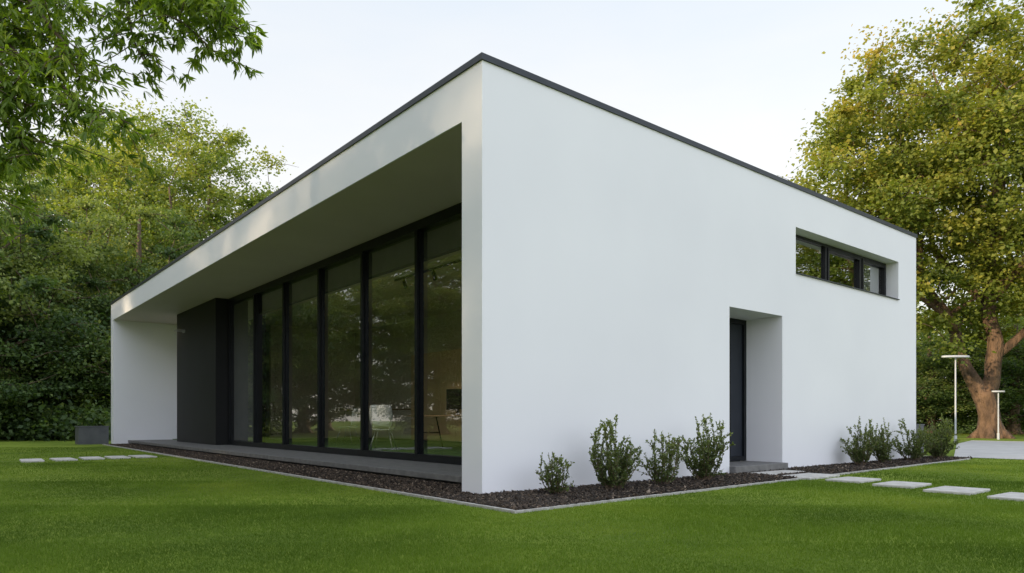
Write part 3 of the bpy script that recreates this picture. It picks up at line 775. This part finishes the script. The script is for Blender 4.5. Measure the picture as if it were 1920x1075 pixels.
for i, path in enumerate(tw):
    pts = [P3(*p) for p in path]
    r0 = 0.07 if path[0][0] < -600 else 0.022
    full = []
    for a, b in zip(pts[:-1], pts[1:]):
        full += list(curve_pts(a, b, 5, 0.02, r))[:-1]
    full.append(pts[-1])
    rr = np.linspace(r0, 0.005, len(full))
    parts.append(tube_geo(full, rr, 6))
    for a, b in zip(full[:-1], full[1:]):
        if a[2] < 0: continue
        X, Z = in_cam(a[0], a[1])
        if X / Z < -1.05: continue
        grow_leaves(a, b, 32, 0.08)
        for _ in range(3):
            e = a + (b - a) * r.uniform() ; tip = e + r.normal(0, 1, 3) * np.array([0.25, 0.25, 0.12]) + np.array([0, 0, -0.10])
            parts.append(tube_geo(curve_pts(e, tip, 4, 0.05, r), [0.006, 0.005, 0.004, 0.002], 4))
            grow_leaves(e, tip, 26, 0.04)
tb0 = cam2w(-900, 6.5)
parts.insert(0, tube_geo([(tb0[0], tb0[1], -0.1), (tb0[0], tb0[1], 1.5), (tb0[0] + 0.05, tb0[1], 3.5), tuple(P3(-700, -300, 6.5) + np.array([-0.3, 0.2, -0.3])), tuple(P3(-700, -300, 6.5)), tuple(P3(-700, -500, 6.5)), tuple(P3(-650, -900, 6.6))], [0.3, 0.22, 0.2, 0.18, 0.16, 0.13, 0.08], 12))
nt_ = empty('leafy_tree', (0, 0, 0), 'tree with hanging branches of slender fresh green leaves', 'tree')
V, F = join_geo(parts)
mesh_np('trunk', V, F, M_bark, nt_, True)
V, F = leaf_geo(np.array(lp), np.array(ld), np.array(ln_), np.array(ls), LAN, LNF)
mesh_np('crown', V, F, F_near, nt_, tint=np.repeat(np.array(lt), 6))

# ------------------------------------------------------------------ shrubs
def shrub(x, y, h, w, seed, dens=1.0, label='small olive green upright shrub in the mulch bed'):
    r = np.random.default_rng(seed)
    root = empty('shrub', (x, y, 0.01), label, 'shrub', 'shrubs planted along the white wall')
    parts = []; P = []; D = []; Nn = []; Sz = []; Ti = []
    ns = int(14 * dens) + 5
    for i in range(ns):
        a = r.uniform(0, 2 * np.pi); q = math.sqrt(r.uniform(0, 1))
        top = np.array([math.cos(a) * q * w * 0.54, math.sin(a) * q * w * 0.54, h * (1 - 0.3 * q * q) * r.uniform(0.45, 1.03)])
        base = np.array([math.cos(a) * 0.04, math.sin(a) * 0.04, 0])
        pts = curve_pts(base, top, 8, -0.03, r)
        pts[:, :2] *= (1.15 - 0.15 * np.linspace(0, 1, 8))[:, None]
        parts.append(tube_geo(pts, np.linspace(0.006, 0.002, 8), 5))
        segs = [pts]
        for _ in range(6):
            k = r.integers(1, 7); e = pts[k] + np.array([r.normal(0, 0.065), r.normal(0, 0.065), r.uniform(0.04, 0.13)]) * (w / 0.5)
            s2 = curve_pts(pts[k], e, 5, 0.0, r); parts.append(tube_geo(s2, np.linspace(0.003, 0.0015, 5), 4)); segs.append(s2)
        for sg in segs:
            L_ = np.linalg.norm(sg[-1] - sg[0]); m = int(L_ * 135 * dens)
            for _ in range(m):
                t = r.uniform(0.15 if sg is pts else 0.1, 1) * (len(sg) - 1); k = min(int(t), len(sg) - 2)
                p = sg[k] + (sg[k + 1] - sg[k]) * (t - k)
                dv = (sg[k + 1] - sg[k]); dv /= np.linalg.norm(dv)
                dv = dv * 0.8 + r.normal(0, 0.55, 3); P.append(p + r.normal(0, 0.005, 3)); D.append(dv)
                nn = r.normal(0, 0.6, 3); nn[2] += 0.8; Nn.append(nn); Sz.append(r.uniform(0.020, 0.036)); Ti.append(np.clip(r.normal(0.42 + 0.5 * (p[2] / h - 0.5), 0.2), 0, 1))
    V, F = join_geo(parts); mesh_np('stem', V, F, M_bark, root)
    V, F = leaf_geo(np.array(P), np.array(D), np.array(Nn), np.array(Sz), OVL, LNF)
    mesh_np('foliage', V, F, F_shrub, root, tint=np.repeat(np.array(Ti), 6))
shrub(0.67, -0.44, 0.56, 0.38, 1, 0.8)
shrub(1.45, -0.50, 0.84, 0.58, 2, 1.45, 'dense dark green upright shrub in the mulch bed')
shrub(2.30, -0.49, 0.68, 0.54, 3, 1.0)
shrub(3.17, -0.48, 0.88, 0.58, 4, 1.45, 'dense dark green upright shrub in the mulch bed')
shrub(7.85, -0.35, 0.86, 0.58, 5, 1.2)
shrub(8.70, -0.35, 0.86, 0.60, 6, 1.2)
shrub(9.9, -0.38, 0.88, 0.70, 7, 1.35)
shrub(11.05, -0.42, 0.90, 0.72, 8, 1.5)

# ------------------------------------------------------------------ light
sdir = Vector((-0.93, 0.06, 0.30)).normalized()
elev = math.asin(sdir.z); az = math.atan2(sdir.x, sdir.y)
sun = bpy.data.lights.new('sun', 'SUN'); sun.energy = 4.9; sun.angle = math.radians(1.4); sun.color = (1.0, 0.78, 0.50)
so = bpy.data.objects.new('sun', sun); so.rotation_euler = (-sdir).to_track_quat('-Z', 'Y').to_euler(); so.location = (-20, 5, 20); link(so)
so["kind"] = "structure"

w = bpy.data.worlds.new('World'); S.world = w; w.use_nodes = True
nt = w.node_tree; nt.nodes.clear(); N = nt.nodes; L = nt.links
out = N.new('ShaderNodeOutputWorld')
sky = N.new('ShaderNodeTexSky'); sky.sky_type = 'NISHITA'; sky.sun_disc = False; sky.sun_elevation = elev; sky.sun_rotation = az
b1 = N.new('ShaderNodeBackground'); b1.inputs[1].default_value = 0.05; L.new(sky.outputs[0], b1.inputs[0])
tc = N.new('ShaderNodeTexCoord'); sp = N.new('ShaderNodeSeparateXYZ'); L.new(tc.outputs['Generated'], sp.inputs[0])
nz = N.new('ShaderNodeTexNoise'); nz.inputs['Scale'].default_value = 1.8; nz.inputs['Detail'].default_value = 5
mp = N.new('ShaderNodeMapping'); mp.inputs['Scale'].default_value = (1, 1, 3.5); L.new(tc.outputs['Generated'], mp.inputs[0]); L.new(mp.outputs[0], nz.inputs['Vector'])
ad = N.new('ShaderNodeMath'); ad.operation = 'MULTIPLY_ADD'; ad.inputs[1].default_value = 0.5; L.new(nz.outputs['Fac'], ad.inputs[0]); L.new(sp.outputs['Z'], ad.inputs[2])
cr = N.new('ShaderNodeValToRGB'); L.new(ad.outputs[0], cr.inputs[0])
e = cr.color_ramp.elements; e[0].position = 0.28; e[0].color = (0.97, 0.91, 0.82, 1); e[1].position = 0.82; e[1].color = (0.74, 0.80, 0.86, 1)
q = e.new(0.56); q.color = (0.91, 0.89, 0.855, 1)
q = e.new(0.97); q.color = (0.92, 0.94, 0.97, 1)
b2 = N.new('ShaderNodeBackground'); b2.inputs[1].default_value = 1.0; L.new(cr.outputs[0], b2.inputs[0])
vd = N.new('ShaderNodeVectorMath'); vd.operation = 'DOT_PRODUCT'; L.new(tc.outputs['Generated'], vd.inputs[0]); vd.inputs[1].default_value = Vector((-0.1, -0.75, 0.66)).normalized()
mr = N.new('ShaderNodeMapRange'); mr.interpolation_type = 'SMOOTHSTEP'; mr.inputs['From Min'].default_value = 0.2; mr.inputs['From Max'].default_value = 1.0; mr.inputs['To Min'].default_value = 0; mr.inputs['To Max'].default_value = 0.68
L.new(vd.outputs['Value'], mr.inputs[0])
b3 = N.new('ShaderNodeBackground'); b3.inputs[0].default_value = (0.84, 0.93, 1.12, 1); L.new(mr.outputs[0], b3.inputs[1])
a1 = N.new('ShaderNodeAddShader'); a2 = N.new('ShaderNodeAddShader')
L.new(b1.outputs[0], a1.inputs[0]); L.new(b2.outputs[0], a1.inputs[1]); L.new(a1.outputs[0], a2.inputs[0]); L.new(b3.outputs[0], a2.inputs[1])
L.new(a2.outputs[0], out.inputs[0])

# ------------------------------------------------------------------ camera
cam = bpy.data.cameras.new('camera'); co = bpy.data.objects.new('camera', cam); link(co)
cam.lens = 36 * 1308 / 1920; cam.sensor_width = 36; cam.shift_y = 249.5 / 1920; cam.clip_end = 2000; cam.clip_start = 0.05
co.location = CAM; co.rotation_euler = (math.pi / 2, 0, YAW)
S.camera = co
